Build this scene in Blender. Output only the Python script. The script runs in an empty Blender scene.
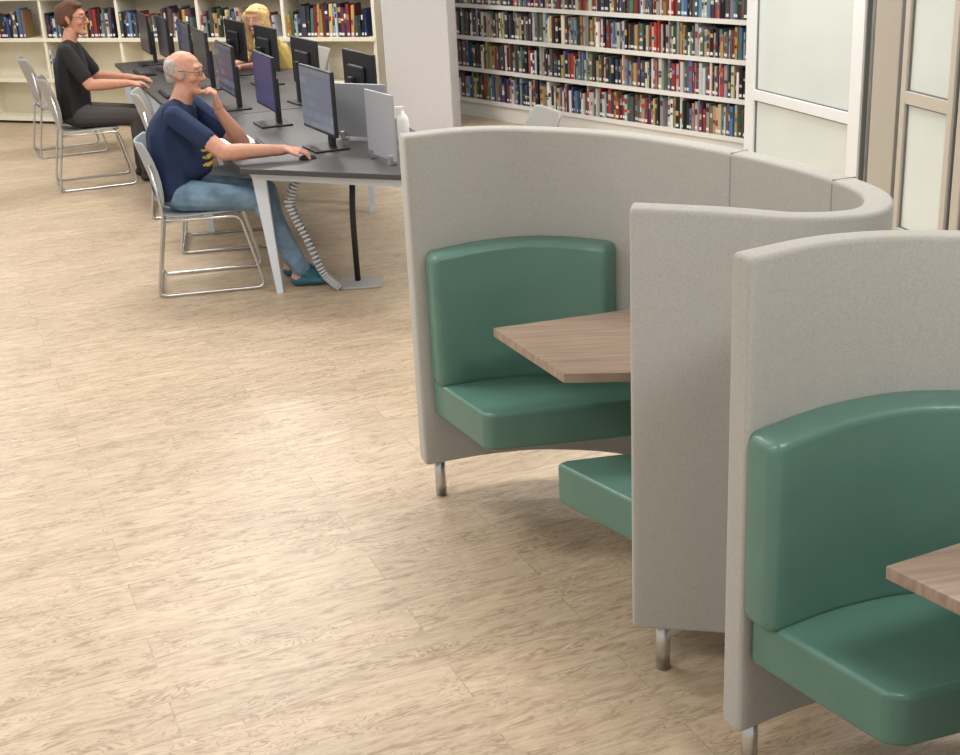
import bpy, bmesh, math, random
import numpy as np
from mathutils import Vector, Matrix
random.seed(4); rng=np.random.default_rng(4)
scene=bpy.context.scene
try: scene.view_settings.view_transform='Standard'
except Exception: pass
COL=scene.collection

# ---------------------------------------------------------------- materials
def lin(c):
    return tuple(((x/255)/12.92 if x/255<=0.04045 else ((x/255+0.055)/1.055)**2.4) for x in c)
def mat(name,rgb,rough=0.6,metal=0.0,noise=0.0,nscale=60,bump=0.0,bscale=300,coat=0.0,emit=0.0,sheen=0.0):
    m=bpy.data.materials.new(name); m.use_nodes=True
    nt=m.node_tree; b=nt.nodes['Principled BSDF']
    c=lin(rgb); b.inputs['Base Color'].default_value=(*c,1)
    b.inputs['Roughness'].default_value=rough; b.inputs['Metallic'].default_value=metal
    if coat: b.inputs['Coat Weight'].default_value=coat
    if sheen: b.inputs['Sheen Weight'].default_value=sheen
    if emit:
        b.inputs['Emission Color'].default_value=(*c,1); b.inputs['Emission Strength'].default_value=emit
    tc=nt.nodes.new('ShaderNodeTexCoord')
    if noise:
        n=nt.nodes.new('ShaderNodeTexNoise'); n.inputs['Scale'].default_value=nscale; n.inputs['Detail'].default_value=4
        nt.links.new(tc.outputs['Object'],n.inputs['Vector'])
        mr=nt.nodes.new('ShaderNodeMapRange'); mr.inputs['From Min'].default_value=.3; mr.inputs['From Max'].default_value=.7
        nt.links.new(n.outputs['Fac'],mr.inputs['Value'])
        mx=nt.nodes.new('ShaderNodeMix'); mx.data_type='RGBA'
        mx.inputs['A'].default_value=(*[x*(1-noise) for x in c],1); mx.inputs['B'].default_value=(*[min(1,x*(1+noise)) for x in c],1)
        nt.links.new(mr.outputs['Result'],mx.inputs['Factor']); nt.links.new(mx.outputs['Result'],b.inputs['Base Color'])
    if bump:
        n2=nt.nodes.new('ShaderNodeTexNoise'); n2.inputs['Scale'].default_value=bscale; n2.inputs['Detail'].default_value=3
        nt.links.new(tc.outputs['Object'],n2.inputs['Vector'])
        bp=nt.nodes.new('ShaderNodeBump'); bp.inputs['Strength'].default_value=bump; bp.inputs['Distance'].default_value=0.003
        nt.links.new(n2.outputs['Fac'],bp.inputs['Height']); nt.links.new(bp.outputs['Normal'],b.inputs['Normal'])
    return m
M={}
M['fabric']=mat('grey_fabric',(169,167,161),0.95,noise=0.075,nscale=170,bump=0.3,bscale=300,sheen=0.15)
M['seam']=mat('seam_grey',(140,137,131),0.9)
M['vinyl']=mat('green_vinyl',(84,121,109),0.36,noise=0.05,nscale=8,bump=0.2,bscale=250,coat=0.08)
M['steel']=mat('brushed_steel',(205,205,205),0.28,1.0)
M['dark']=mat('black_plastic',(28,29,32),0.45)
M['desk']=mat('desk_laminate',(64,62,64),0.45,noise=0.08,nscale=30)
M['white']=mat('white_powdercoat',(208,216,226),0.4)
M['chain']=mat('grey_chain',(176,178,182),0.4,0.3)
M['chair']=mat('chair_shell',(156,164,170),0.5)
M['chairw']=mat('chair_shell_warm',(160,158,154),0.5)
M['cream']=mat('cream_shelf',(228,221,200),0.5,noise=0.02)
M['shelfw']=mat('white_shelf',(226,224,218),0.5)
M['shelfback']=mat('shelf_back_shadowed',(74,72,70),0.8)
M['wall']=mat('wall_paint',(214,211,205),0.9,noise=0.015,nscale=20)
M['column']=mat('column_paint',(208,206,206),0.85,noise=0.015,nscale=15)
M['ceil']=mat('ceiling_tile',(235,235,230),0.9,noise=0.03,nscale=100)
M['frame']=mat('white_frame',(226,227,226),0.4)
M['gasket']=mat('gasket_grey',(110,112,110),0.6)
M['taupe']=mat('taupe_mullion',(188,181,168),0.45)
M['frost']=mat('frosted_glass',(210,217,212),0.12,coat=0.6,noise=.04,nscale=1.5)
M['screenpanel']=mat('grey_privacy_panel',(156,159,166),0.35)
M['paper']=mat('paper',(238,238,235),0.8)
M['skin']=mat('skin',(196,144,122),0.55,noise=0.08,nscale=30)
M['skin2']=mat('skin_tan',(190,136,110),0.55,noise=0.08,nscale=30)
M['lips']=mat('lips',(172,108,96),0.5)
M['navy']=mat('navy_tshirt',(25,42,76),0.9,bump=0.5,bscale=22)
M['yellow']=mat('yellow_print',(206,172,58),0.8,noise=.5,nscale=45)
M['jeans']=mat('blue_denim',(108,134,154),0.9,noise=0.3,nscale=14,bump=0.5,bscale=30)
M['black']=mat('black_shirt',(24,24,26),0.85,bump=0.5,bscale=22)
M['trouser']=mat('dark_trousers',(66,62,60),0.9)
M['teal']=mat('teal_shoe',(40,92,108),0.6)
M['sock']=mat('shoe_dark',(40,38,38),0.6)
M['greyhair']=mat('grey_hair',(164,158,152),0.9,noise=0.25,nscale=90,bump=.6,bscale=120)
M['brown']=mat('brown_hair',(88,58,40),0.8,noise=0.3,nscale=90,bump=.6,bscale=120)
M['blonde']=mat('blonde_hair',(206,172,116),0.6,noise=0.3,nscale=60,bump=.6,bscale=90)
M['gold']=mat('mustard_top',(190,164,90),0.8)
M['eye']=mat('eye_white',(205,198,190),0.3)
M['pupil']=mat('pupil',(50,38,30),0.2)
M['teeth']=mat('teeth',(235,230,222),0.3)

def wood(name,c1,c2,ang=0,sc=1):
    m=bpy.data.materials.new(name); m.use_nodes=True; nt=m.node_tree; b=nt.nodes['Principled BSDF']
    tc=nt.nodes.new('ShaderNodeTexCoord'); mp=nt.nodes.new('ShaderNodeMapping')
    mp.inputs['Rotation'].default_value=(0,0,ang); mp.inputs['Scale'].default_value=(3*sc,45*sc,10)
    n=nt.nodes.new('ShaderNodeTexNoise'); n.inputs['Scale'].default_value=1.5; n.inputs['Detail'].default_value=6; n.inputs['Distortion'].default_value=0.6
    r=nt.nodes.new('ShaderNodeValToRGB'); r.color_ramp.elements[0].position=0.3; r.color_ramp.elements[1].position=0.7
    r.color_ramp.elements[0].color=(*lin(c1),1); r.color_ramp.elements[1].color=(*lin(c2),1)
    nt.links.new(tc.outputs['Object'],mp.inputs['Vector']); nt.links.new(mp.outputs['Vector'],n.inputs['Vector'])
    nt.links.new(n.outputs['Fac'],r.inputs['Fac']); nt.links.new(r.outputs['Color'],b.inputs['Base Color'])
    b.inputs['Roughness'].default_value=0.4
    return m
M['tablewood']=wood('table_woodgrain',(128,110,96),(160,140,124),0.15)

def floor_mat():
    m=bpy.data.materials.new('vinyl_plank_floor'); m.use_nodes=True; nt=m.node_tree; b=nt.nodes['Principled BSDF']
    L=nt.links.new
    tc=nt.nodes.new('ShaderNodeTexCoord')
    rot=nt.nodes.new('ShaderNodeMapping'); rot.inputs['Rotation'].default_value=(0,0,math.radians(-22))
    L(tc.outputs['Object'],rot.inputs['Vector'])
    br=nt.nodes.new('ShaderNodeTexBrick'); br.inputs['Scale'].default_value=1.0
    br.inputs['Brick Width'].default_value=1.2; br.inputs['Row Height'].default_value=0.18; br.inputs['Mortar Size'].default_value=0.002
    br.inputs['Color1'].default_value=(0.6,0.6,0.6,1); br.inputs['Color2'].default_value=(0.95,0.95,0.95,1); br.inputs['Mortar'].default_value=(0.2,0.2,0.2,1)
    br.offset=0.37
    L(rot.outputs['Vector'],br.inputs['Vector'])
    add=nt.nodes.new('ShaderNodeVectorMath'); add.operation='MULTIPLY_ADD'; add.inputs[1].default_value=(9,7,5)
    L(br.outputs['Color'],add.inputs[0]); L(rot.outputs['Vector'],add.inputs[2])
    def noise(scale,rotd,s,det,dist):
        mp=nt.nodes.new('ShaderNodeMapping'); mp.inputs['Rotation'].default_value=(0,0,math.radians(rotd)); mp.inputs['Scale'].default_value=scale
        L(add.outputs['Vector'],mp.inputs['Vector'])
        n=nt.nodes.new('ShaderNodeTexNoise'); n.inputs['Scale'].default_value=s; n.inputs['Detail'].default_value=det; n.inputs['Roughness'].default_value=0.6; n.inputs['Distortion'].default_value=dist
        L(mp.outputs['Vector'],n.inputs['Vector']); return n
    n=noise((3.8,18,1),-22,1.75,6,1.5)
    r=nt.nodes.new('ShaderNodeValToRGB'); cr=r.color_ramp
    cr.elements[0].position=0.30; cr.elements[0].color=(*lin((157,136,112)),1)
    cr.elements[1].position=0.72; cr.elements[1].color=(*lin((205,187,163)),1)
    e=cr.elements.new(0.44); e.color=(*lin((184,164,139)),1)
    e=cr.elements.new(0.55); e.color=(*lin((194,175,150)),1)
    L(n.outputs['Fac'],r.inputs['Fac'])
    n2=noise((2.6,11,1),-26,1.9,2,1.3)
    sn=nt.nodes.new('ShaderNodeMath'); sn.operation='MULTIPLY'; sn.inputs[1].default_value=56; L(n2.outputs['Fac'],sn.inputs[0])
    s2=nt.nodes.new('ShaderNodeMath'); s2.operation='SINE'; L(sn.outputs[0],s2.inputs[0])
    mr=nt.nodes.new('ShaderNodeMapRange'); mr.inputs['From Min'].default_value=.4; mr.inputs['From Max'].default_value=1.0
    L(s2.outputs[0],mr.inputs['Value'])
    n3=noise((1.8,6,1),-20,2.0,2,.5)
    mr3=nt.nodes.new('ShaderNodeMapRange'); mr3.inputs['From Min'].default_value=.40; mr3.inputs['From Max'].default_value=.60; mr3.inputs['To Max'].default_value=.72
    L(n3.outputs['Fac'],mr3.inputs['Value'])
    ml=nt.nodes.new('ShaderNodeMath'); ml.operation='MULTIPLY'; L(mr.outputs['Result'],ml.inputs[0]); L(mr3.outputs['Result'],ml.inputs[1])
    vm=nt.nodes.new('ShaderNodeMix'); vm.data_type='RGBA'; vm.inputs['B'].default_value=(*lin((140,119,96)),1)
    L(ml.outputs[0],vm.inputs['Factor']); L(r.outputs['Color'],vm.inputs['A'])
    mul=nt.nodes.new('ShaderNodeMix'); mul.data_type='RGBA'; mul.blend_type='MULTIPLY'; mul.inputs['Factor'].default_value=0.30
    L(vm.outputs['Result'],mul.inputs['A']); L(br.outputs['Color'],mul.inputs['B'])
    L(mul.outputs['Result'],b.inputs['Base Color'])
    b.inputs['Roughness'].default_value=0.40
    bp=nt.nodes.new('ShaderNodeBump'); bp.inputs['Strength'].default_value=0.08; bp.inputs['Distance'].default_value=0.002
    L(n.outputs['Fac'],bp.inputs['Height']); L(bp.outputs['Normal'],b.inputs['Normal'])
    return m
M['floor']=floor_mat()

def screen_mat(name,base,accent,st=.7):
    m=bpy.data.materials.new(name); m.use_nodes=True; nt=m.node_tree; b=nt.nodes['Principled BSDF']
    tc=nt.nodes.new('ShaderNodeTexCoord')
    br=nt.nodes.new('ShaderNodeTexBrick'); br.inputs['Scale'].default_value=1
    br.inputs['Brick Width'].default_value=0.13; br.inputs['Row Height'].default_value=0.06; br.inputs['Mortar Size'].default_value=0.012
    br.inputs['Color1'].default_value=(*lin(base),1); br.inputs['Color2'].default_value=(*lin(accent),1); br.inputs['Mortar'].default_value=(*lin(base),1)
    sx=nt.nodes.new('ShaderNodeSeparateXYZ'); cx=nt.nodes.new('ShaderNodeCombineXYZ')
    nt.links.new(tc.outputs['Object'],sx.inputs[0]); nt.links.new(sx.outputs['Y'],cx.inputs['X']); nt.links.new(sx.outputs['Z'],cx.inputs['Y'])
    nt.links.new(cx.outputs[0],br.inputs['Vector'])
    nt.links.new(br.outputs['Color'],b.inputs['Emission Color']); b.inputs['Emission Strength'].default_value=st
    b.inputs['Base Color'].default_value=(0.01,0.01,0.012,1); b.inputs['Roughness'].default_value=0.3
    return m
M['scr1']=screen_mat('screen_grey',(104,108,124),(124,128,144))
M['scr2']=screen_mat('screen_blue',(42,38,96),(48,48,108))
M['scr3']=screen_mat('screen_light',(58,60,84),(112,114,134))
M['scr4']=screen_mat('screen_dark',(26,28,40),(40,42,62))

# ---------------------------------------------------------------- mesh helpers
def empty(name,loc=(0,0,0),rz=0):
    e=bpy.data.objects.new(name,None); e.empty_display_size=0.1; COL.objects.link(e); e.location=loc; e.rotation_euler=(0,0,rz); return e
def mkobj(name,verts,faces,m,parent=None,smooth=False,bevel=0,seg=3,loc=(0,0,0),rot=(0,0,0)):
    me=bpy.data.meshes.new(name); me.from_pydata([tuple(v) for v in verts],[],[tuple(f) for f in faces])
    bm=bmesh.new(); bm.from_mesh(me); bmesh.ops.recalc_face_normals(bm,faces=bm.faces[:]); bm.to_mesh(me); bm.free()
    if m: me.materials.append(m)
    o=bpy.data.objects.new(name,me); COL.objects.link(o); o.location=loc; o.rotation_euler=rot
    if parent: o.parent=parent
    if bevel:
        b=o.modifiers.new('bevel','BEVEL'); b.width=bevel; b.segments=seg; b.limit_method='ANGLE'; b.angle_limit=math.radians(40)
        smooth=True
    if smooth:
        for p in me.polygons: p.use_smooth=True
        if bevel:
            w=o.modifiers.new('wn','WEIGHTED_NORMAL')
    return o
def box(name,s,c,m,parent=None,bevel=0,rz=0,rot=None,seg=2):
    x,y,z=[k/2 for k in s]
    v=[(a*x,b*y,d*z) for a in(-1,1) for b in(-1,1) for d in(-1,1)]
    f=[(0,1,3,2),(4,6,7,5),(0,4,5,1),(2,3,7,6),(0,2,6,4),(1,5,7,3)]
    return mkobj(name,v,f,m,parent,bevel=bevel,seg=seg,loc=c,rot=rot or (0,0,rz))
def prism(name,poly,z0,z1,m,parent=None,bevel=0,seg=4):
    n=len(poly); v=[(x,y,z0) for x,y in poly]+[(x,y,z1) for x,y in poly]
    f=[tuple(range(n)),tuple(range(n,2*n))]+[(i,(i+1)%n,n+(i+1)%n,n+i) for i in range(n)]
    return mkobj(name,v,f,m,parent,bevel=bevel,seg=seg)
def loft(name,loops,m,parent=None,cap=True,closed=True,smooth=True):
    n=len(loops[0]); v=[p for l in loops for p in l]; f=[]
    for i in range(len(loops)-1):
        for j in range(n if closed else n-1):
            f.append((i*n+j,i*n+(j+1)%n,(i+1)*n+(j+1)%n,(i+1)*n+j))
    if cap: f.append(tuple(range(n))); f.append(tuple(range((len(loops)-1)*n,len(loops)*n)))
    return mkobj(name,v,f,m,parent,smooth=smooth)
def catmull(pts,n):
    P=[np.array(p,float) for p in pts]; P=[2*P[0]-P[1]]+P+[2*P[-1]-P[-2]]; out=[]
    for i in range(1,len(P)-2):
        for k in range(n):
            t=k/n
            out.append(0.5*((2*P[i])+(-P[i-1]+P[i+1])*t+(2*P[i-1]-5*P[i]+4*P[i+1]-P[i+2])*t*t+(-P[i-1]+3*P[i]-3*P[i+1]+P[i+2])*t**3))
    out.append(P[-2]); return out
def tube(name,pts,r,m,parent=None,n=10,smoothn=0,round_=0):
    P=[np.array(p,float) for p in pts]
    if round_:
        Q=[P[0]]
        for i in range(1,len(P)-1):
            a=P[i-1]-P[i]; b=P[i+1]-P[i]; la=np.linalg.norm(a); lb=np.linalg.norm(b); d=min(round_,la*.45,lb*.45)
            s=P[i]+a/la*d; e=P[i]+b/lb*d
            for k in range(6):
                t=k/5; Q.append((1-t)**2*s+2*t*(1-t)*P[i]+t*t*e)
        Q.append(P[-1]); P=Q
    if smoothn: P=catmull(P,smoothn)
    T=[]
    for i in range(len(P)):
        t=P[min(i+1,len(P)-1)]-P[max(i-1,0)]; T.append(t/ (np.linalg.norm(t)+1e-9))
    up=np.array([0,0,1.]) if abs(T[0][2])<.9 else np.array([1.,0,0]); u=np.cross(T[0],up); u/=np.linalg.norm(u)
    loops=[]
    for p,t in zip(P,T):
        u=u-t*(u@t); u/=np.linalg.norm(u); w=np.cross(t,u)
        loops.append([p+r*(math.cos(2*math.pi*k/n)*u+math.sin(2*math.pi*k/n)*w) for k in range(n)])
    return loft(name,loops,m,parent)
def cyl(name,p0,p1,r,m,parent=None,n=20,r2=None):
    P=[np.array(p0,float),np.array(p1,float)]; t=(P[1]-P[0])/np.linalg.norm(P[1]-P[0])
    up=np.array([0,0,1.]) if abs(t[2])<.9 else np.array([1.,0,0]); u=np.cross(t,up); u/=np.linalg.norm(u); w=np.cross(t,u)
    loops=[[p+rr*(math.cos(2*math.pi*k/n)*u+math.sin(2*math.pi*k/n)*w) for k in range(n)] for p,rr in zip(P,(r,r2 or r))]
    o=loft(name,loops,m,parent,smooth=False)
    for pl in o.data.polygons:
        if len(pl.vertices)==4: pl.use_smooth=True
    return o

# ---------------------------------------------------------------- room
box('floor',(22,20,0.1),(-1,6.5,-0.05),M['floor'])
box('ceiling',(22,20,0.1),(-1,6.5,3.25),M['ceil'])

# ---------------------------------------------------------------- study booths
OUT=[(0,0,1.31),(.23,.07,1.31),(.48,.085,1.295),(.78,-.01,1.275),(1.07,-.27,1.255),(1.26,-.62,1.25),(1.33,-.93,1.25),(1.23,-1.17,1.26),(1.01,-1.29,1.285),(.80,-1.25,1.30),(.61,-1.21,1.31)]
def resample(P,step=.02):
    P=np.array(P); d=np.r_[0,np.cumsum(np.linalg.norm(np.diff(P[:,:2],axis=0),axis=1))]
    n=max(3,int(d[-1]/step)); s=np.linspace(0,d[-1],n)
    return np.c_[[np.interp(s,d,P[:,k]) for k in range(P.shape[1])]].T,s
def booth(loc,rz,sx=0,sy=0,pad0=.05,tx=0,th=.075):
    e=empty('study_booth',loc,rz)
    P,s=resample(catmull(OUT,10)); N=len(P)
    T=np.gradient(P[:,:2],axis=0); T/=np.linalg.norm(T,axis=1)[:,None]
    IN=np.c_[T[:,1],-T[:,0]]
    z0=.14
    def rr(w0,w1,za,zb,r,k=4):
        pts=[]
        for cx,cz,a0 in ((w1-r,zb-r,0),(w0+r,zb-r,90),(w0+r,za+r,180),(w1-r,za+r,270)):
            for i in range(k+1):
                a=math.radians(a0+90*i/k); pts.append((cx+r*math.cos(a),cz+r*math.sin(a)))
        return pts
    def sweep(name,i0,i1,w0,w1,zb,zt,r,m,endr,zr=None,dip=0):
        L=[]; base=s[i0]; tot=s[i1]-s[i0]
        def st(sv,ins,zin):
            p=np.array([np.interp(sv,s,P[:,k]) for k in range(3)]); q=np.array([np.interp(sv,s,IN[:,k]) for k in range(2)]); q/=np.linalg.norm(q)
            H=(zt+dip*math.sin(math.pi*(sv-base)/tot)) if zt else p[2]
            return [(p[0]+q[0]*a,p[1]+q[1]*a,b) for a,b in rr(w0+ins,w1-ins,zb+zin,H-zin,max(.003,min(r,(w1-w0)/2-ins-.002)))]
        K=6
        for k in range(K):
            a=k/K*math.pi/2; q=1-math.sin(a)
            L.append(st(base+endr*(1-math.cos(a)),min(endr,(w1-w0)*.35)*q,(zr or endr)*q))
        for i in range(i0,i1+1):
            lc=s[i]-base
            if min(lc,tot-lc)>=endr: L.append(st(s[i],0,0))
        for k in reversed(range(K)):
            a=k/K*math.pi/2; q=1-math.sin(a)
            L.append(st(base+tot-endr*(1-math.cos(a)),min(endr,(w1-w0)*.35)*q,(zr or endr)*q))
        return loft(name,L,m,e)
    sweep('curved_panel',0,N-1,0,th,z0,None,.012,M['fabric'],.012)
    for frac in (.43,.60):
        i=int(frac*N); p=P[i]; n=IN[i]
        for off in (-.0005,th+.0005):
            cyl('panel_seam',(p[0]+n[0]*off,p[1]+n[1]*off,z0+.02),(p[0]+n[0]*off,p[1]+n[1]*off,p[2]-.01),.0018,M['seam'],e,n=6)
        cyl('panel_seam',(p[0],p[1],p[2]+.0003),(p[0]+n[0]*th,p[1]+n[1]*th,p[2]+.0003),.0018,M['seam'],e,n=6)
    def idx(d): return int(np.argmin(abs(s-d)))
    tot=s[-1]
    sweep('far_backrest',idx(pad0),idx(.765),th-.012,th+.095,.455,.922,.022,M['vinyl'],.028,.024,dip=.018)
    sweep('near_backrest',idx(tot-.68),idx(tot-.03),th-.012,th+.095,.455,.922,.022,M['vinyl'],.028,.024,dip=.018)
    def inner(d,o=th+.005):
        i=idx(d); return (P[i,0]+IN[i,0]*o,P[i,1]+IN[i,1]*o)
    far=[inner(d) for d in np.linspace(pad0+.01,.85,12)]+[(.80+sx,-.345+sy),(.50+sx,-.385+sy),(.275+sx,-.415+sy),(.23+sx,-.395+sy)]
    prism('far_seat',far,.335,.465,M['vinyl'],e,bevel=.014)
    near=[(.44,-.81),(.47,-.79),(1.02,-.70)]+[inner(d) for d in np.linspace(tot-.60,tot-.05,10)]
    prism('near_seat',near,.335,.465,M['vinyl'],e,bevel=.014)
    fr=[inner(d,th-.005) for d in np.linspace(.10,.8,8)]+[(.74+sx,-.22),(.36+sx,-.20)]
    prism('far_seat_frame',fr,.300,.338,M['dark'],e)
    fr=[(.80,-1.0),(.95,-.95)]+[inner(d,th-.005) for d in np.linspace(tot-.5,tot-.22,5)]
    prism('near_seat_frame',fr,.305,.338,M['dark'],e)
    q=inner(.17,th+.02)
    box('seat_bracket',(.05,.05,.06),(q[0],q[1],.285),M['dark'],e,bevel=.006)
    top=[(.28+tx,-.345+sy),(.47+tx,-.79+sy),(1.02,-.84),(1.13,-.62),(.98,-.33),(.76+tx,-.215+sy)]
    prism('table_top',top,.705,.735,M['tablewood'],e,bevel=.002,seg=1)
    cx=.98;cy=-.60
    cyl('table_pedestal',(cx,cy,.015),(cx,cy,.705),.035,M['steel'],e)
    cyl('table_foot',(cx,cy,0),(cx,cy,.015),.17,M['steel'],e,n=32)
    for d in (.07,.9,1.7,tot-.75,tot-.08):
        i=idx(d); q=(P[i,0]+IN[i,0]*th*.5,P[i,1]+IN[i,1]*th*.5)
        cyl('leg',(q[0],q[1],0.0),(q[0],q[1],z0+.02),.020,M['steel'],e)
    return e
booth((-.23,4.28,0),0,pad0=.035)
booth((.54,2.64,0),math.radians(9),sx=-.035,sy=-.03,pad0=.010,tx=-.08,th=.068)

# ---------------------------------------------------------------- computer desk run
e2=np.array([-.35,.937]); e2/=np.linalg.norm(e2); nn=np.array([e2[1],-e2[0]])
P0=np.array([-1.2,6.80]); Lr=5.5
def rowpt(t,o): return P0+e2*t+nn*o
for k in range(3):
    e=empty('computer_desk')
    a=k*1.85; b=a+1.83
    poly=[rowpt(a,0),rowpt(b,0),rowpt(b,1.25),rowpt(a,1.25)]
    if k==0: poly=[rowpt(0,0),rowpt(b,0),rowpt(b,1.25),np.array([.08,6.33]),np.array([-.1,6.33]),]
    prism('desk_top',poly,.70,.73,M['desk'],e,bevel=.003,seg=1)
    cc=sum(poly)/len(poly)
    inn=[p+(cc-p)/np.linalg.norm(cc-p)*.12 for p in poly]
    ring=inn+[inn[0]]
    for i in range(len(inn)):
        p,q=ring[i],ring[i+1]; m=(p+q)/2; d=q-p; L=np.linalg.norm(d)
        if L<.3: continue
        box('rail',(L,.035,.05),(m[0],m[1],.675),M['white'],e,rz=math.atan2(d[1],d[0]))
    for j,p in enumerate(inn):
        if k==0 and j==4: continue
        out=(p-cc)/np.linalg.norm(p-cc)*(-.07)
        lp=[]
        for z,w in ((.70,.045),(0,.022)):
            q=p+ (out*(1-z/.7))
            lp.append([(q[0]+sx*w*.8,q[1]+sy*w*.5,z) for sx,sy in((-1,-1),(1,-1),(1,1),(-1,1))])
        loft('leg',lp,M['white'],e,smooth=False)
e=empty('cable_management_chain')
path=catmull([(-.90,6.92,.69),(-.97,6.90,.52),(-.91,6.90,.33),(-.84,6.92,.12),(-.76,6.94,.02)],9)
tube('spine_core',path,.012,M['chain'],e,n=8)
for i,p in enumerate(path):
    q=path[min(i+1,len(path)-1)]-path[max(i-1,0)]; ax=Vector(q).to_track_quat('Z','Y').to_euler()
    box('link',(.062,.04,.013),tuple(p),M['chain'],e,rot=ax,bevel=.003)
e=empty('power_column')
box('base_plate',(.24,.2,.012),(-.64,7.03,.006),M['chairw'],e,bevel=.004)
tube('pole',[(-.66,7.07,.012),(-.66,7.07,.4),(-.64,7.12,.69)],.017,M['dark'],e,round_=.1)

# ---------------------------------------------------------------- monitors
def monitor(pos,ang,scr,w=.53,h=.33,z=1.0,tilt=0):
    e=empty('computer_monitor',(pos[0],pos[1],.73),ang)
    zc=z-.73
    box('base',(.2,.24,.012),(-.02,0,.006),M['dark'],e,bevel=.004)
    box('stand',(.03,.06,zc),(-.06,0,zc/2+.01),M['dark'],e,bevel=.006)
    box('housing',(.022,w,h),(-.0,0,zc),M['dark'],e,bevel=.006)
    box('back_bulge',(.03,w*.5,h*.55),(-.022,0,zc-.01),M['dark'],e,bevel=.012)
    box('screen',(.003,w-.025,h-.03),(.012,0,zc+.004),scr,e)
    return e
scr=[M['scr1'],M['scr2'],M['scr3'],M['scr4'],M['scr3'],M['scr4'],M['scr4']]
for k,(t,o_) in enumerate(((.28,.52),(1.28,.45),(2.10,.37),(3.2,.40),(4.05,.42),(4.65,.34),(5.2,.26))):
    p=rowpt(t,o_); monitor(p,math.radians(180+(25 if k==0 else 21)),scr[k],h=.35 if k==0 else .33)
    if k in(4,6): continue
    p=rowpt(t-.10,.13) if k else rowpt(.52,.30)
    kb=empty('keyboard',(p[0],p[1],.73),math.radians(200)); box('keyboard_body',(.14,.42,.018),(0,0,.01),M['dark'],kb,bevel=.004)
    box('key_block',(.11,.39,.006),(0,0,.022),M['desk'],kb,bevel=.002)
for k,(t,o_) in enumerate(((1.02,.98),(2.05,.90),(3.15,.88),(3.9,.80))):
    p=rowpt(t,o_); monitor(p,math.radians(26),M['scr2'],w=.5,h=.31,z=1.0)
def panel(p,ang,w,h,m):
    e=empty('privacy_screen',(p[0],p[1],.73),ang)
    box('panel',(.012,w,h),(0,0,h/2+.02),m,e,bevel=.004)
    for s_ in(-1,1): box('clamp',(.04,.03,.05),(0,s_*w*.35,.025),M['steel'],e,bevel=.004)
panel((-.45,6.80),math.radians(28),.34,.34,M['screenpanel'])
panel((-.60,7.45),math.radians(60),.36,.30,M['screenpanel'])
ms=empty('computer_mouse',(-.865,6.975,.73),0)
loft('mouse_body',[[(x,.028*math.sqrt(max(0.01,1-(x/.05)**2))*math.cos(a),.024*math.sqrt(max(.01,1-(x/.05)**2))*max(0,math.sin(a))) for a in np.linspace(0,2*math.pi,12,endpoint=False)] for x in np.linspace(-.049,.049,9)],M['dark'],ms)
p=rowpt(.84,.14)
box('sheet_of_paper',(.21,.28,.002),(p[0],p[1],.732),M['paper'],rz=.36)
bt=empty('sanitizer_bottle',(-.36,7.35,.73))
loft('bottle_body',[[(r*math.cos(a),r*math.sin(a),z) for a in np.linspace(0,2*math.pi,16,endpoint=False)] for r,z in((.03,0),(.033,.01),(.033,.12),(.025,.145),(.012,.155),(.012,.17))],M['paper'],bt)
box('pump',(.05,.014,.012),(-.015,0,.19),M['paper'],bt); cyl('pump_stem',(0,0,.165),(0,0,.19),.006,M['paper'],bt)

# ---------------------------------------------------------------- chairs
def chair(x,y,ang,shell):
    e=empty('stacking_chair',(x,y,0),math.radians(ang))
    def surf(name,prof,W,th=.012):
        L=[]
        for (px,pz,w,cv) in prof:
            row=[]
            for j in range(13):
                u=j/6-1; row.append((px+cv*u*u,u*w/2,pz+ (0.012*u*u)))
            L.append(row)
        o=loft(name,L,shell,e,cap=False,closed=False)
        s_=o.modifiers.new('sol','SOLIDIFY'); s_.thickness=th; s_.offset=0
        ss=o.modifiers.new('sub','SUBSURF'); ss.levels=1; ss.render_levels=1
        return o
    surf('seat',[(.24,.425,.36,0),(.225,.437,.43,0),(.15,.442,.45,0),(0,.436,.46,0),(-.14,.435,.45,0),(-.19,.445,.43,0),(-.205,.46,.38,0)],.46)
    surf('back',[(-.205,.475,.30,.02),(-.215,.51,.42,.04),(-.24,.63,.47,.07),(-.275,.75,.47,.075),(-.30,.83,.45,.065),(-.305,.85,.38,.05)],.46)
    r=.0085
    for s_ in(-1,1):
        yy=.235*s_
        tube('side_frame',[(-.225,yy*.96,.74),(-.19,yy*.95,.47),(-.27,yy,.012),(.32,yy,.012),(.22,yy*.93,.425),(-.19,yy*.93,.425)],r,M['steel'],e,n=8,round_=.05)
    tube('cross_front',[(.21,-.21,.42),(.21,.21,.42)],r,M['steel'],e,n=8)
    tube('cross_back',[(-.19,-.21,.425),(-.19,.21,.425)],r,M['steel'],e,n=8)
    tube('cross_base',[(-.26,-.235,.02),(-.26,.235,.02)],r,M['steel'],e,n=8)
    return e
chair(-1.53,7.22,10,M['chair'])
chair(-1.58,8.15,8,M['chair'])
chair(-2.0,9.15,12,M['chairw'])
chair(-2.98,10.25,20,M['chairw'])
chair(-3.60,11.75,24,M['chairw'])
chair(.22,7.35,197,M['chairw'])

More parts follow.
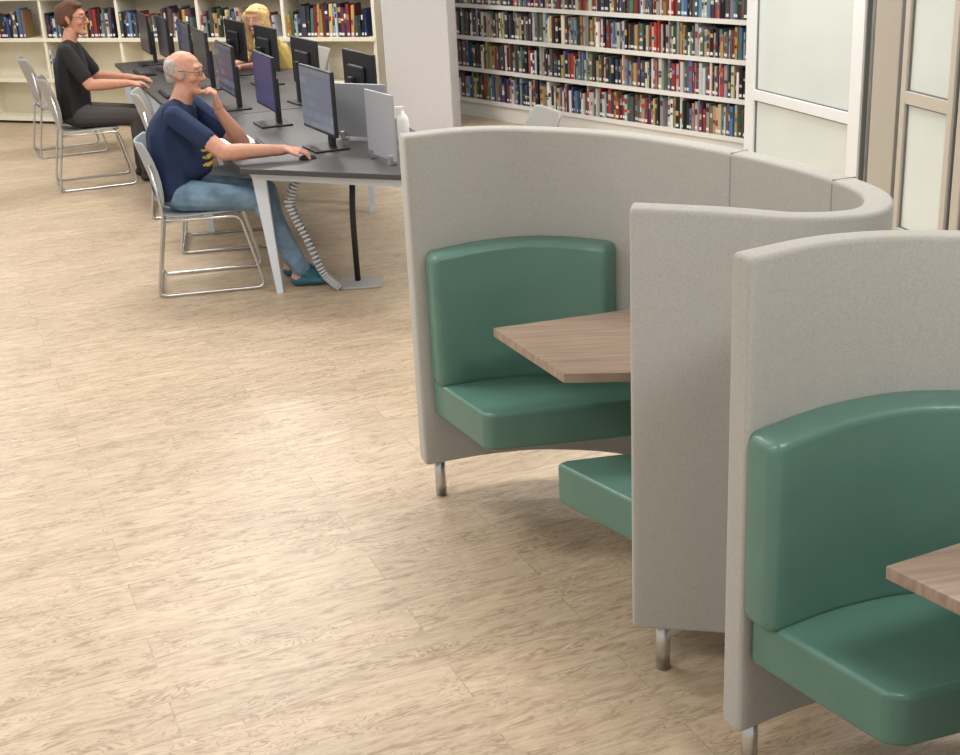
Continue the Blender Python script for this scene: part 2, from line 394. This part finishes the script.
# ---------------------------------------------------------------- people
def ico(c,r):
    bm=bmesh.new(); bmesh.ops.create_icosphere(bm,subdivisions=2,radius=1); v=[np.array(x.co)*np.array(r)+np.array(c) for x in bm.verts]; bm.free(); return v
def rv(r): return np.array(r if hasattr(r,'__len__') else (r,r,r),float)
class Body:
    def __init__(s): s.pr=[]
    def add(s,p,r,q,r2,l): s.pr.append((np.array(p,float),rv(r),np.array(q,float),rv(r2),l))
    def ball(s,p,r,l): s.add(p,r,p,r,l)
    def build(s,name,parent,mats,voxel=.006,smooth=4):
        bm=bmesh.new()
        for p,r,q,r2,l in s.pr:
            if l[0]=='_': continue
            vs=ico(p,r)+(ico(q,r2) if np.any(p!=q) or np.any(r!=r2) else [])
            b2=bmesh.new()
            for v in vs: b2.verts.new(v)
            bmesh.ops.convex_hull(b2,input=b2.verts[:])
            dead=[v for v in b2.verts if not v.link_faces]
            bmesh.ops.delete(b2,geom=dead,context='VERTS')
            me=bpy.data.meshes.new('tmp'); b2.to_mesh(me); b2.free(); bm.from_mesh(me); bpy.data.meshes.remove(me)
        bmesh.ops.recalc_face_normals(bm,faces=bm.faces[:])
        me=bpy.data.meshes.new('tmpb'); bm.to_mesh(me); bm.free()
        o=bpy.data.objects.new('tmpb',me); COL.objects.link(o)
        m=o.modifiers.new('r','REMESH'); m.mode='VOXEL'; m.voxel_size=voxel
        m=o.modifiers.new('s','SMOOTH'); m.factor=.5; m.iterations=smooth
        dg=bpy.context.evaluated_depsgraph_get(); dg.update()
        new=bpy.data.meshes.new_from_object(o.evaluated_get(dg)); new.name=name
        bpy.data.objects.remove(o); new.materials.clear()
        labels=[]
        for x in s.pr:
            if x[4] not in labels: labels.append(x[4])
        for l in labels: new.materials.append(mats[l.strip('_')])
        nf=len(new.polygons); C=np.empty(nf*3); new.polygons.foreach_get('center',C); C=C.reshape(-1,3)
        best=np.full(nf,1e9); idx=np.zeros(nf,int)
        for p,r,q,r2,l in s.pr:
            if l[0]=='_': continue
            for t in np.linspace(0,1,9):
                c=p+(q-p)*t; rad=r+(r2-r)*t
                k=np.linalg.norm((C-c)/rad,axis=1); d=(k-1)*rad.min()
                w=d<best; best[w]=d[w]; idx[w]=labels.index(l)
        for p,r,q,r2,l in s.pr:     # printed regions of the clothing
            if l[0]!='_': continue
            w=np.linalg.norm((C-p)/r,axis=1)<1; idx[w]=labels.index(l)
        new.polygons.foreach_set('material_index',idx.astype(np.int32)); new.polygons.foreach_set('use_smooth',np.ones(nf,bool)); new.update()
        o=bpy.data.objects.new(name,new); COL.objects.link(o); o.parent=parent; return o
def hand(B,w,d,n,thumb,l='skin',curl=.3):
    w=np.array(w,float); d=np.array(d,float); d/=np.linalg.norm(d); n=np.array(n,float); n-=d*(n@d); n/=np.linalg.norm(n); s_=np.cross(n,d)
    B.add(w-d*.01,.026,w+d*.03,(.026,.026,.022),l)
    for o,L in zip((.034,.0115,-.011,-.033),(.068,.078,.072,.056)):
        o=o*thumb; k=w+d*.088+s_*o
        B.add(w+d*.015+s_*o*.6,.016,k,.0125,l)
        d1=d*math.cos(curl)+n*math.sin(curl)+s_*o*2; d1/=np.linalg.norm(d1); m=k+d1*L*.5
        d2=d*math.cos(curl*2.4)+n*math.sin(curl*2.4)
        B.add(k,.0098,m,.009,l); B.add(m,.009,m+d2*L*.5,.008,l)
    t0=w+d*.025+s_*thumb*.026; t1=t0+d*.03+s_*thumb*.028+n*.008; t2=t1+d*.03+s_*thumb*.006+n*.008
    B.add(t0,.015,t1,.012,l); B.add(t1,.012,t2,.0095,l)
def head(B,parent,C,pitch,yaw,hairstyle,skin='skin',scale=1.0,glasses=False,smile=False):
    R=Matrix.Rotation(yaw,3,'Z')@Matrix.Rotation(pitch,3,'Y')
    C=np.array(C,float)
    def T(p): return C+np.array(R@Vector(p))*scale
    def A(p,r,q,r2,l): B.add(T(p),rv(r)*scale,T(q),rv(r2)*scale,l)
    A((-.018,0,.028),(.098,.076,.088),(-.018,0,.028),(.098,.076,.088),skin)
    A((.018,0,.012),(.07,.064,.07),(.028,0,-.055),(.052,.050,.042),skin)
    A((.025,0,-.068),(.046,.048,.035),(.066,0,-.093),(.026,.028,.022),skin)
    A((.085,0,.022),.009,(.107,0,-.018),.012,skin)
    A((.092,-.013,-.024),.008,(.092,.013,-.024),.008,skin)
    A((.069,-.034,.040),.014,(.069,.034,.040),.014,skin)
    for y in(-1,1):
        A((-.010,.076*y,.015),(.016,.010,.018),(-.006,.074*y,-.022),(.010,.008,.012),skin)
        A((.054,.036*y,-.02),.023,(.054,.036*y,-.02),.023,skin)
    A((.079,-.016,-.051),.006,(.079,.016,-.051),.006,'lips')
    A((.079,-.013,-.060),.0070,(.079,.013,-.060),.0070,'lips')
    if hairstyle=='balding':
        for y in(-1,1):
            A((-.05,.056*y,.026),(.055,.030,.045),(-.02,.067*y,.014),(.035,.014,.04),'hair')
            A((.010,.070*y,.014),(.012,.008,.028),(.010,.070*y,-.01),(.010,.007,.02),'hair')
        A((-.080,0,.028),(.042,.066,.055),(-.065,0,-.035),(.045,.055,.035),'hair')
    if hairstyle=='short':
        A((-.03,0,.045),(.098,.083,.085),(-.05,0,.0),(.076,.078,.06),'hair')
        A((.035,0,.095),(.042,.06,.022),(.0,0,.1),(.06,.06,.03),'hair')
        for y in(-1,1): A((.0,.07*y,.03),(.025,.014,.03),(.0,.07*y,.02),(.02,.012,.03),'hair')
    if hairstyle=='long':
        A((-.03,0,.045),(.105,.092,.09),(-.055,0,-.02),(.075,.088,.07),'hair')
        A((.035,-.025,.082),(.048,.055,.026),(.0,0,.095),(.06,.07,.03),'hair')
        A((.045,.03,.078),(.035,.035,.022),(.02,.06,.05),(.04,.025,.03),'hair')
        for y in(-1,1):
            A((.015,.078*y,.03),(.045,.02,.05),(-.01,.088*y,-.10),(.045,.028,.05),'hair')
            A((-.01,.088*y,-.10),(.045,.03,.05),(.0,.10*y,-.22),(.03,.025,.04),'hair')
        A((-.06,0,-.03),(.06,.08,.07),(-.07,0,-.2),(.04,.09,.06),'hair')
    def sph(name,p,r,m):
        bm=bmesh.new(); bmesh.ops.create_icosphere(bm,subdivisions=2,radius=r*scale); me=bpy.data.meshes.new(name); bm.to_mesh(me); bm.free(); me.materials.append(m)
        o=bpy.data.objects.new(name,me); COL.objects.link(o); o.location=T(p); o.parent=parent
        for q in me.polygons: q.use_smooth=True
    for y in(-1,1):
        sph('eye',(.0725,.031*y,.016),.0098,M['eye']); sph('pupil',(.0785,.031*y,.015),.0052,M['pupil'])
        sph('eyelid',(.0722,.031*y,.0185),.0101,M['skin'])
        tube('eyebrow',[T((.083,.018*y,.038)),T((.081,.032*y,.043)),T((.071,.047*y,.039))],.003*scale,B.hairm,parent,n=6)
    if smile: tube('teeth',[T((.082,-.016,-.052)),T((.086,0,-.057)),T((.082,.016,-.052))],.004*scale,M['teeth'],parent,n=6)
    if glasses:
        for y in(-1,1):
            tube('glasses_rim',[T((.098,y*(.032+.02*math.cos(a)),.014+.016*math.sin(a))) for a in np.linspace(0,2*math.pi,13)],.0016,M['dark'],parent,n=6)
            tube('glasses_arm',[T((.098,.052*y,.02)),T((.06,.078*y,.02)),T((-.01,.088*y,.02))],.0016,M['dark'],parent,n=6)
        tube('glasses_bridge',[T((.098,-.012,.018)),T((.098,.012,.018))],.0016,M['dark'],parent,n=6)
def arm(B,sh,el,wr,sleeve,frac=.62,r=(.056,.044,.029)):
    sh,el,wr=[np.array(x,float) for x in(sh,el,wr)]
    cut=sh+(el-sh)*frac
    B.add(sh,r[0]+.006,cut,r[1]+.015,sleeve)
    B.add(cut,r[1]+.006,el,r[1],'skin'); B.add(el,r[1],el+(wr-el)*.3,r[1]+.001,'skin'); B.add(el+(wr-el)*.3,r[1]+.001,wr,r[2],'skin')
def legs(B,hips,knees,ankles,toes,r=(.09,.064,.044),lab='pants',shoe='shoe'):
    for h_,k,a,t in zip(hips,knees,ankles,toes):
        B.add(h_,r[0],k,r[1],lab); k=np.array(k,float);a=np.array(a,float); t=np.array(t,float); m=k+(a-k)*.35+np.array([-.015,0,0])
        B.add(k,r[1],m,r[1]-.004,lab); B.add(m,r[1]-.004,a,r[2]+.010,lab)
        heel=a+np.array([-.03,0,0]); heel[2]=.036
        B.add(heel,(.032,.034,.034),t,(.045,.044,.024),shoe); B.add(a+np.array([.01,0,-.02]),.038,t+np.array([-.05,0,.015]),(.04,.038,.026),shoe); B.add(a,.034,heel,.032,'ankle')

# man in navy t-shirt
e=empty('seated_man',(-1.63,7.19,0),math.radians(-3)); B=Body(); B.hairm=M['greyhair']
B.add((0,0,.565),(.135,.175,.11),(-.005,0,.68),(.14,.17,.09),'shirt'); B.add((0,0,.54),(.12,.165,.085),(.05,0,.54),(.12,.165,.085),'pants')
B.add((-.005,0,.68),(.14,.17,.09),(.01,0,.88),(.14,.185,.11),'shirt'); B.add((.09,0,.70),(.13,.14,.1),(.06,0,.85),(.125,.16,.1),'shirt')
B.add((.01,0,.88),(.14,.185,.11),(.05,0,.99),(.10,.17,.06),'shirt'); B.add((.06,-.13,1.0),.062,(.06,.13,1.0),.062,'shirt')
B.add((.07,0,1.02),(.065,.075,.05),(.11,0,1.10),.058,'skin')
for zz,xx in((.70,.215),(.74,.22),(.78,.215),(.82,.205),(.86,.195)): B.ball((xx,-.02,zz),(.05,.10,.012),'_print')
arm(B,(.09,-.195,.985),(.35,-.27,.80),(.645,-.18,.784),'shirt'); hand(B,(.655,-.178,.787),(1,.05,-.12),(0,0,-1),1,curl=.35)
arm(B,(.09,.19,.985),(.36,.14,.777),(.275,.035,.975),'shirt'); hand(B,(.275,.03,.985),(-.10,-.12,1),(-.9,-.2,.1),1,curl=.75)
legs(B,[(.05,-.09,.54),(.05,.09,.54)],[(.49,-.12,.505),(.47,.11,.505)],[(.66,-.10,.11),(.58,.10,.11)],[(.78,-.09,.03),(.71,.11,.03)])
head(B,e,(.125,0,1.19),math.radians(8),math.radians(-8),'balding',glasses=True)
B.build('body',e,{'shirt':M['navy'],'skin':M['skin'],'pants':M['jeans'],'shoe':M['teal'],'ankle':M['skin'],'lips':M['lips'],'hair':M['greyhair'],'print':M['yellow']})

# man in black shirt with glasses
e=empty('seated_man',(-3.05,10.28,0),math.radians(8)); B=Body(); B.hairm=M['brown']
B.add((0,0,.565),(.13,.17,.11),(.01,0,.70),(.13,.165,.09),'shirt'); B.add((0,0,.54),(.12,.165,.085),(.05,0,.54),(.12,.165,.085),'pants')
B.add((.01,0,.70),(.13,.165,.09),(.02,0,.92),(.13,.18,.11),'shirt'); B.add((.02,0,.92),(.125,.182,.11),(.03,0,1.05),(.09,.17,.055),'shirt')
B.add((.03,-.13,1.055),.062,(.03,.13,1.055),.062,'shirt'); B.add((.03,0,1.07),(.062,.07,.05),(.06,0,1.16),.055,'skin')
arm(B,(.03,-.2,1.04),(.18,-.26,.79),(.45,-.17,.775),'shirt',.75); hand(B,(.455,-.165,.775),(1,.1,-.05),(0,0,-1),1,curl=.35)
arm(B,(.03,.2,1.04),(.18,.25,.79),(.45,.17,.775),'shirt',.75); hand(B,(.455,.165,.775),(1,-.1,-.05),(0,0,-1),-1,curl=.35)
legs(B,[(.05,-.09,.54),(.05,.09,.54)],[(.48,-.11,.51),(.48,.12,.51)],[(.50,-.1,.11),(.44,.12,.11)],[(.63,-.1,.03),(.57,.13,.03)])
head(B,e,(.09,0,1.26),math.radians(3),math.radians(-12),'short',glasses=True,scale=1.08)
B.build('body',e,{'shirt':M['black'],'skin':M['skin2'],'pants':M['trouser'],'shoe':M['sock'],'ankle':M['sock'],'lips':M['lips'],'hair':M['brown']})

# blonde woman
e=empty('seated_woman',(-1.46,11.12,0),math.radians(205)); B=Body(); B.hairm=M['blonde']
B.add((0,0,.55),(.115,.17,.1),(.02,0,.68),(.105,.135,.09),'shirt'); B.add((0,0,.53),(.12,.165,.08),(.05,0,.53),(.12,.165,.08),'pants')
B.add((.02,0,.68),(.105,.135,.09),(.10,0,.85),(.115,.15,.1),'shirt'); B.add((.10,0,.85),(.11,.15,.1),(.16,0,.95),(.075,.145,.05),'shirt')
B.add((.16,-.11,.955),.05,(.16,.11,.955),.05,'shirt'); B.add((.17,0,.97),.05,(.21,0,1.05),.046,'skin')
arm(B,(.16,-.165,.95),(.26,-.24,.79),(.44,-.10,.772),'shirt',.9,r=(.046,.036,.025)); hand(B,(.445,-.10,.772),(1,.3,-.05),(0,0,-1),1)
arm(B,(.16,.165,.95),(.26,.24,.79),(.44,.10,.772),'shirt',.9,r=(.046,.036,.025)); hand(B,(.445,.10,.772),(1,-.3,-.05),(0,0,-1),-1)
legs(B,[(.05,-.09,.52),(.05,.09,.52)],[(.45,-.1,.5),(.45,.1,.5)],[(.45,-.1,.11),(.45,.1,.11)],[(.57,-.1,.03),(.57,.1,.03)],r=(.085,.058,.04))
head(B,e,(.24,0,1.12),math.radians(4),math.radians(45),'long',scale=.98,smile=True)
B.build('body',e,{'shirt':M['gold'],'skin':M['skin'],'pants':M['trouser'],'shoe':M['sock'],'ankle':M['sock'],'lips':M['lips'],'hair':M['blonde']})
chair(-1.42,11.14,205,M['chairw'])

# ---------------------------------------------------------------- shelving
bookmat=bpy.data.materials.new('book_covers'); bookmat.use_nodes=True
at=bookmat.node_tree.nodes.new('ShaderNodeAttribute'); at.attribute_name='Col'
bookmat.node_tree.links.new(at.outputs['Color'],bookmat.node_tree.nodes['Principled BSDF'].inputs['Base Color'])
bookmat.node_tree.nodes['Principled BSDF'].inputs['Roughness'].default_value=.4
pal=[(30,32,38),(24,24,26),(46,44,48),(70,68,72),(128,52,50),(170,62,54),(140,50,54),(48,66,104),(66,98,140),(110,142,172),(214,208,196),(232,229,222),(222,218,210),(192,182,164),(56,84,78),(92,114,98),(168,136,84),(196,164,96),(120,84,64),(94,66,86),(136,136,142),(184,188,194),(78,58,52),(34,48,66),(104,100,98),(156,150,142)]
def shelving(A,Bp,zs,depth,m,bays,fill,ztop,name,hb=(.17,.25),wb=(.018,.045),thin=False):
    A=np.array(A,float);Bp=np.array(Bp,float); d=Bp-A; L=np.linalg.norm(d); d/=L; ang=math.atan2(d[1],d[0])
    e=empty(name,(A[0],A[1],0),ang)
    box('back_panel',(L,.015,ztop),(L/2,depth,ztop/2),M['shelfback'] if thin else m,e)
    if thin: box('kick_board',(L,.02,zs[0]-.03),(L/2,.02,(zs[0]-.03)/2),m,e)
    bays=max(1,round(L/bays)); bw=L/bays
    for i in range(bays+1):
        t=thin and 0<i<bays
        box('upright',(.012 if t else .03,depth-(.05 if t else 0),ztop),(i*bw,depth/2+(.025 if t else 0),ztop/2),m,e)
    for z in zs:
        box('shelf',(L,depth,.02),(L/2,depth/2,z-.01),m,e); box('shelf_lip',(L,.012,.036),(L/2,-.004,z-.014),m,e)
    V=[];F=[];Cc=[]
    def bx(x0,x1,y0,y1,z0,z1,c,lean=0):
        b=len(V)
        for x in(x0,x1):
            for y in(y0,y1):
                for z in(z0,z1): V.append((x+lean*(z-z0),y,z))
        for f in [(0,1,3,2),(4,6,7,5),(0,4,5,1),(2,3,7,6),(0,2,6,4),(1,5,7,3)]: F.append(tuple(b+k for k in f)); Cc.append(c)
    for zi,z in enumerate(zs):
        for i in range(bays):
            f=fill(zi,i,bays)
            if f<=0: continue
            x=i*bw+(.01 if thin else .02); xe=i*bw+(bw-.012 if thin else .02+(bw-.045)*f)
            hbase=random.uniform(*hb)
            while x<xe-.02:
                w=random.uniform(*wb); hh=min(hb[1]+.012,max(hb[0]-.015,hbase+random.gauss(0,.022)))
                if random.random()<.3: hbase=random.uniform(*hb)
                dd=random.uniform(.12,.17); y0=random.uniform(.003,.03)
                c=random.choice(pal); dk=random.uniform(.8,1.08); c=tuple(max(0,min(255,int(k*dk)+random.randint(-12,12))) for k in c); cl=lin(c)
                lean=random.choice([0,0,0,0,.06]) if f<1 and not thin else 0
                bx(x,x+w-.0015,y0,y0+dd,z,z+hh,cl,lean)
                for rep in range(random.choice((0,1,1,2))):
                    k=random.choice(pal[8:20]) if sum(c)<330 else random.choice(pal[:9])
                    zz=random.uniform(.3,.75)*hh; bx(x+.003,x+w-.005,y0-.0015,y0,z+zz,z+zz+random.uniform(.015,.05),lin(k),lean)
                if random.random()<.6: bx(x+.003,x+w-.005,y0-.0015,y0,z+.018,z+.040,lin((228,228,224)),lean)
                x+=w
    me=bpy.data.meshes.new('books'); me.from_pydata(V,[],F)
    ca=me.color_attributes.new('Col','FLOAT_COLOR','CORNER')
    arr=np.ones((len(F)*4,4)); arr[:,:3]=np.repeat(np.array(Cc),4,axis=0); ca.data.foreach_set('color',arr.ravel())
    me.materials.append(bookmat); o=bpy.data.objects.new('books',me); COL.objects.link(o); o.parent=e
    bm=bmesh.new(); bm.from_mesh(me); bmesh.ops.recalc_face_normals(bm,faces=bm.faces[:]); bm.to_mesh(me); bm.free()
    return e
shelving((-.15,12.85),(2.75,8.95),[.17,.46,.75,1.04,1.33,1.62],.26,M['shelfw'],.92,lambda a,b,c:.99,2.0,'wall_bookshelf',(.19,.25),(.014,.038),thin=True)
def f2(zi,i,n):
    if zi==0: return 0
    if zi==1: return 0.3 if i%3==0 else 0
    return random.choice([.9,.8,.75,.95])
dA=np.array([.913,-.407]); nA=np.array([.407,.913])
shelving((-6.7,14.52),(-.78,11.88),[.06,.45,.85,1.25,1.65],.3,M['cream'],.95,f2,2.05,'library_bookshelf',(.2,.28),(.018,.04))
def wall(name,a,b,h,m,t=.12,z0=0):
    a=np.array(a,float);b=np.array(b,float);d=b-a;L=np.linalg.norm(d);c=(a+b)/2
    return box(name,(L,t,h),(c[0],c[1],z0+h/2),m,rz=math.atan2(d[1],d[0]))
o=nA*.42
wall('wall_back',(-7.2+o[0],14.74+o[1]),(-.35+o[0],11.69+o[1]),3.2,M['wall'])
o=np.array([.802,.597])*.36
wall('wall_right',(-.2+o[0],12.92+o[1]),(3.2+o[0],8.35+o[1]),3.2,M['wall'])
box('column',(.56,.4,3.2),(-.36,11.45,1.6),M['column'],bevel=.01,rz=math.radians(-10))

# ---------------------------------------------------------------- glazed partition
def glazed(name,a,b,zbars,m,post=.07,z1=2.6,t=.06,zb=.08):
    a=np.array(a,float);b=np.array(b,float);d=b-a;L=np.linalg.norm(d)
    e=empty(name,(a[0],a[1],0),math.atan2(d[1],d[0]))
    for x in(0,L):
        box('post',(post,t,z1),(x,0,z1/2),m,e,bevel=.004)
        box('gasket',(post+.02,t*.5,z1),(x,0,z1/2),M['gasket'],e)
    for z in [zb/2+.02,z1-.04]+zbars:
        box('rail',(L,t*.95,.07),(L/2,0,z),m,e,bevel=.003); box('gasket',(L,t*.5,.085),(L/2,0,z),M['gasket'],e)
    box('glass_pane',(L,.012,z1-.05),(L/2,0,z1/2),M['frost'],e)
    return e
glazed('window_1',(1.97,9.0),(2.34,7.80),[.64],M['frame'],post=.12)
box('mullion_post',(.15,.10,3.2),(2.415,7.50,1.6),M['taupe'],bevel=.005,rz=math.radians(-40))
glazed('door_1',(2.475,7.34),(2.575,6.88),[.84],M['taupe'],post=.05)
glazed('window_2',(2.60,6.78),(3.1,5.6),[.84],M['taupe'],post=.06)

# ---------------------------------------------------------------- light
w=bpy.data.worlds.new('world'); scene.world=w; w.use_nodes=True
w.node_tree.nodes['Background'].inputs['Color'].default_value=(.95,.975,1,1); w.node_tree.nodes['Background'].inputs['Strength'].default_value=.62
for x in(-5,-1.7,1.6):
    for y in(1.2,4.6,8,11.4):
        l=bpy.data.lights.new('ceiling_light','AREA'); l.shape='RECTANGLE'; l.size=1.2; l.size_y=.7; l.energy=76 if y>7 else 54; l.color=(1,.99,.975)
        o=bpy.data.objects.new('ceiling_light',l); COL.objects.link(o); o.location=(x,y,3.15)

# ---------------------------------------------------------------- camera
cd=bpy.data.cameras.new('camera'); cam=bpy.data.objects.new('camera',cd); COL.objects.link(cam); scene.camera=cam
cd.sensor_fit='HORIZONTAL'; cd.sensor_width=36; cd.lens=36*1300/960; cd.clip_end=100
cam.matrix_world=Matrix.Translation((0,0,2.05))@Matrix.Rotation(math.radians(90-20.63),4,'X')@Matrix.Rotation(-.051,4,'Z')
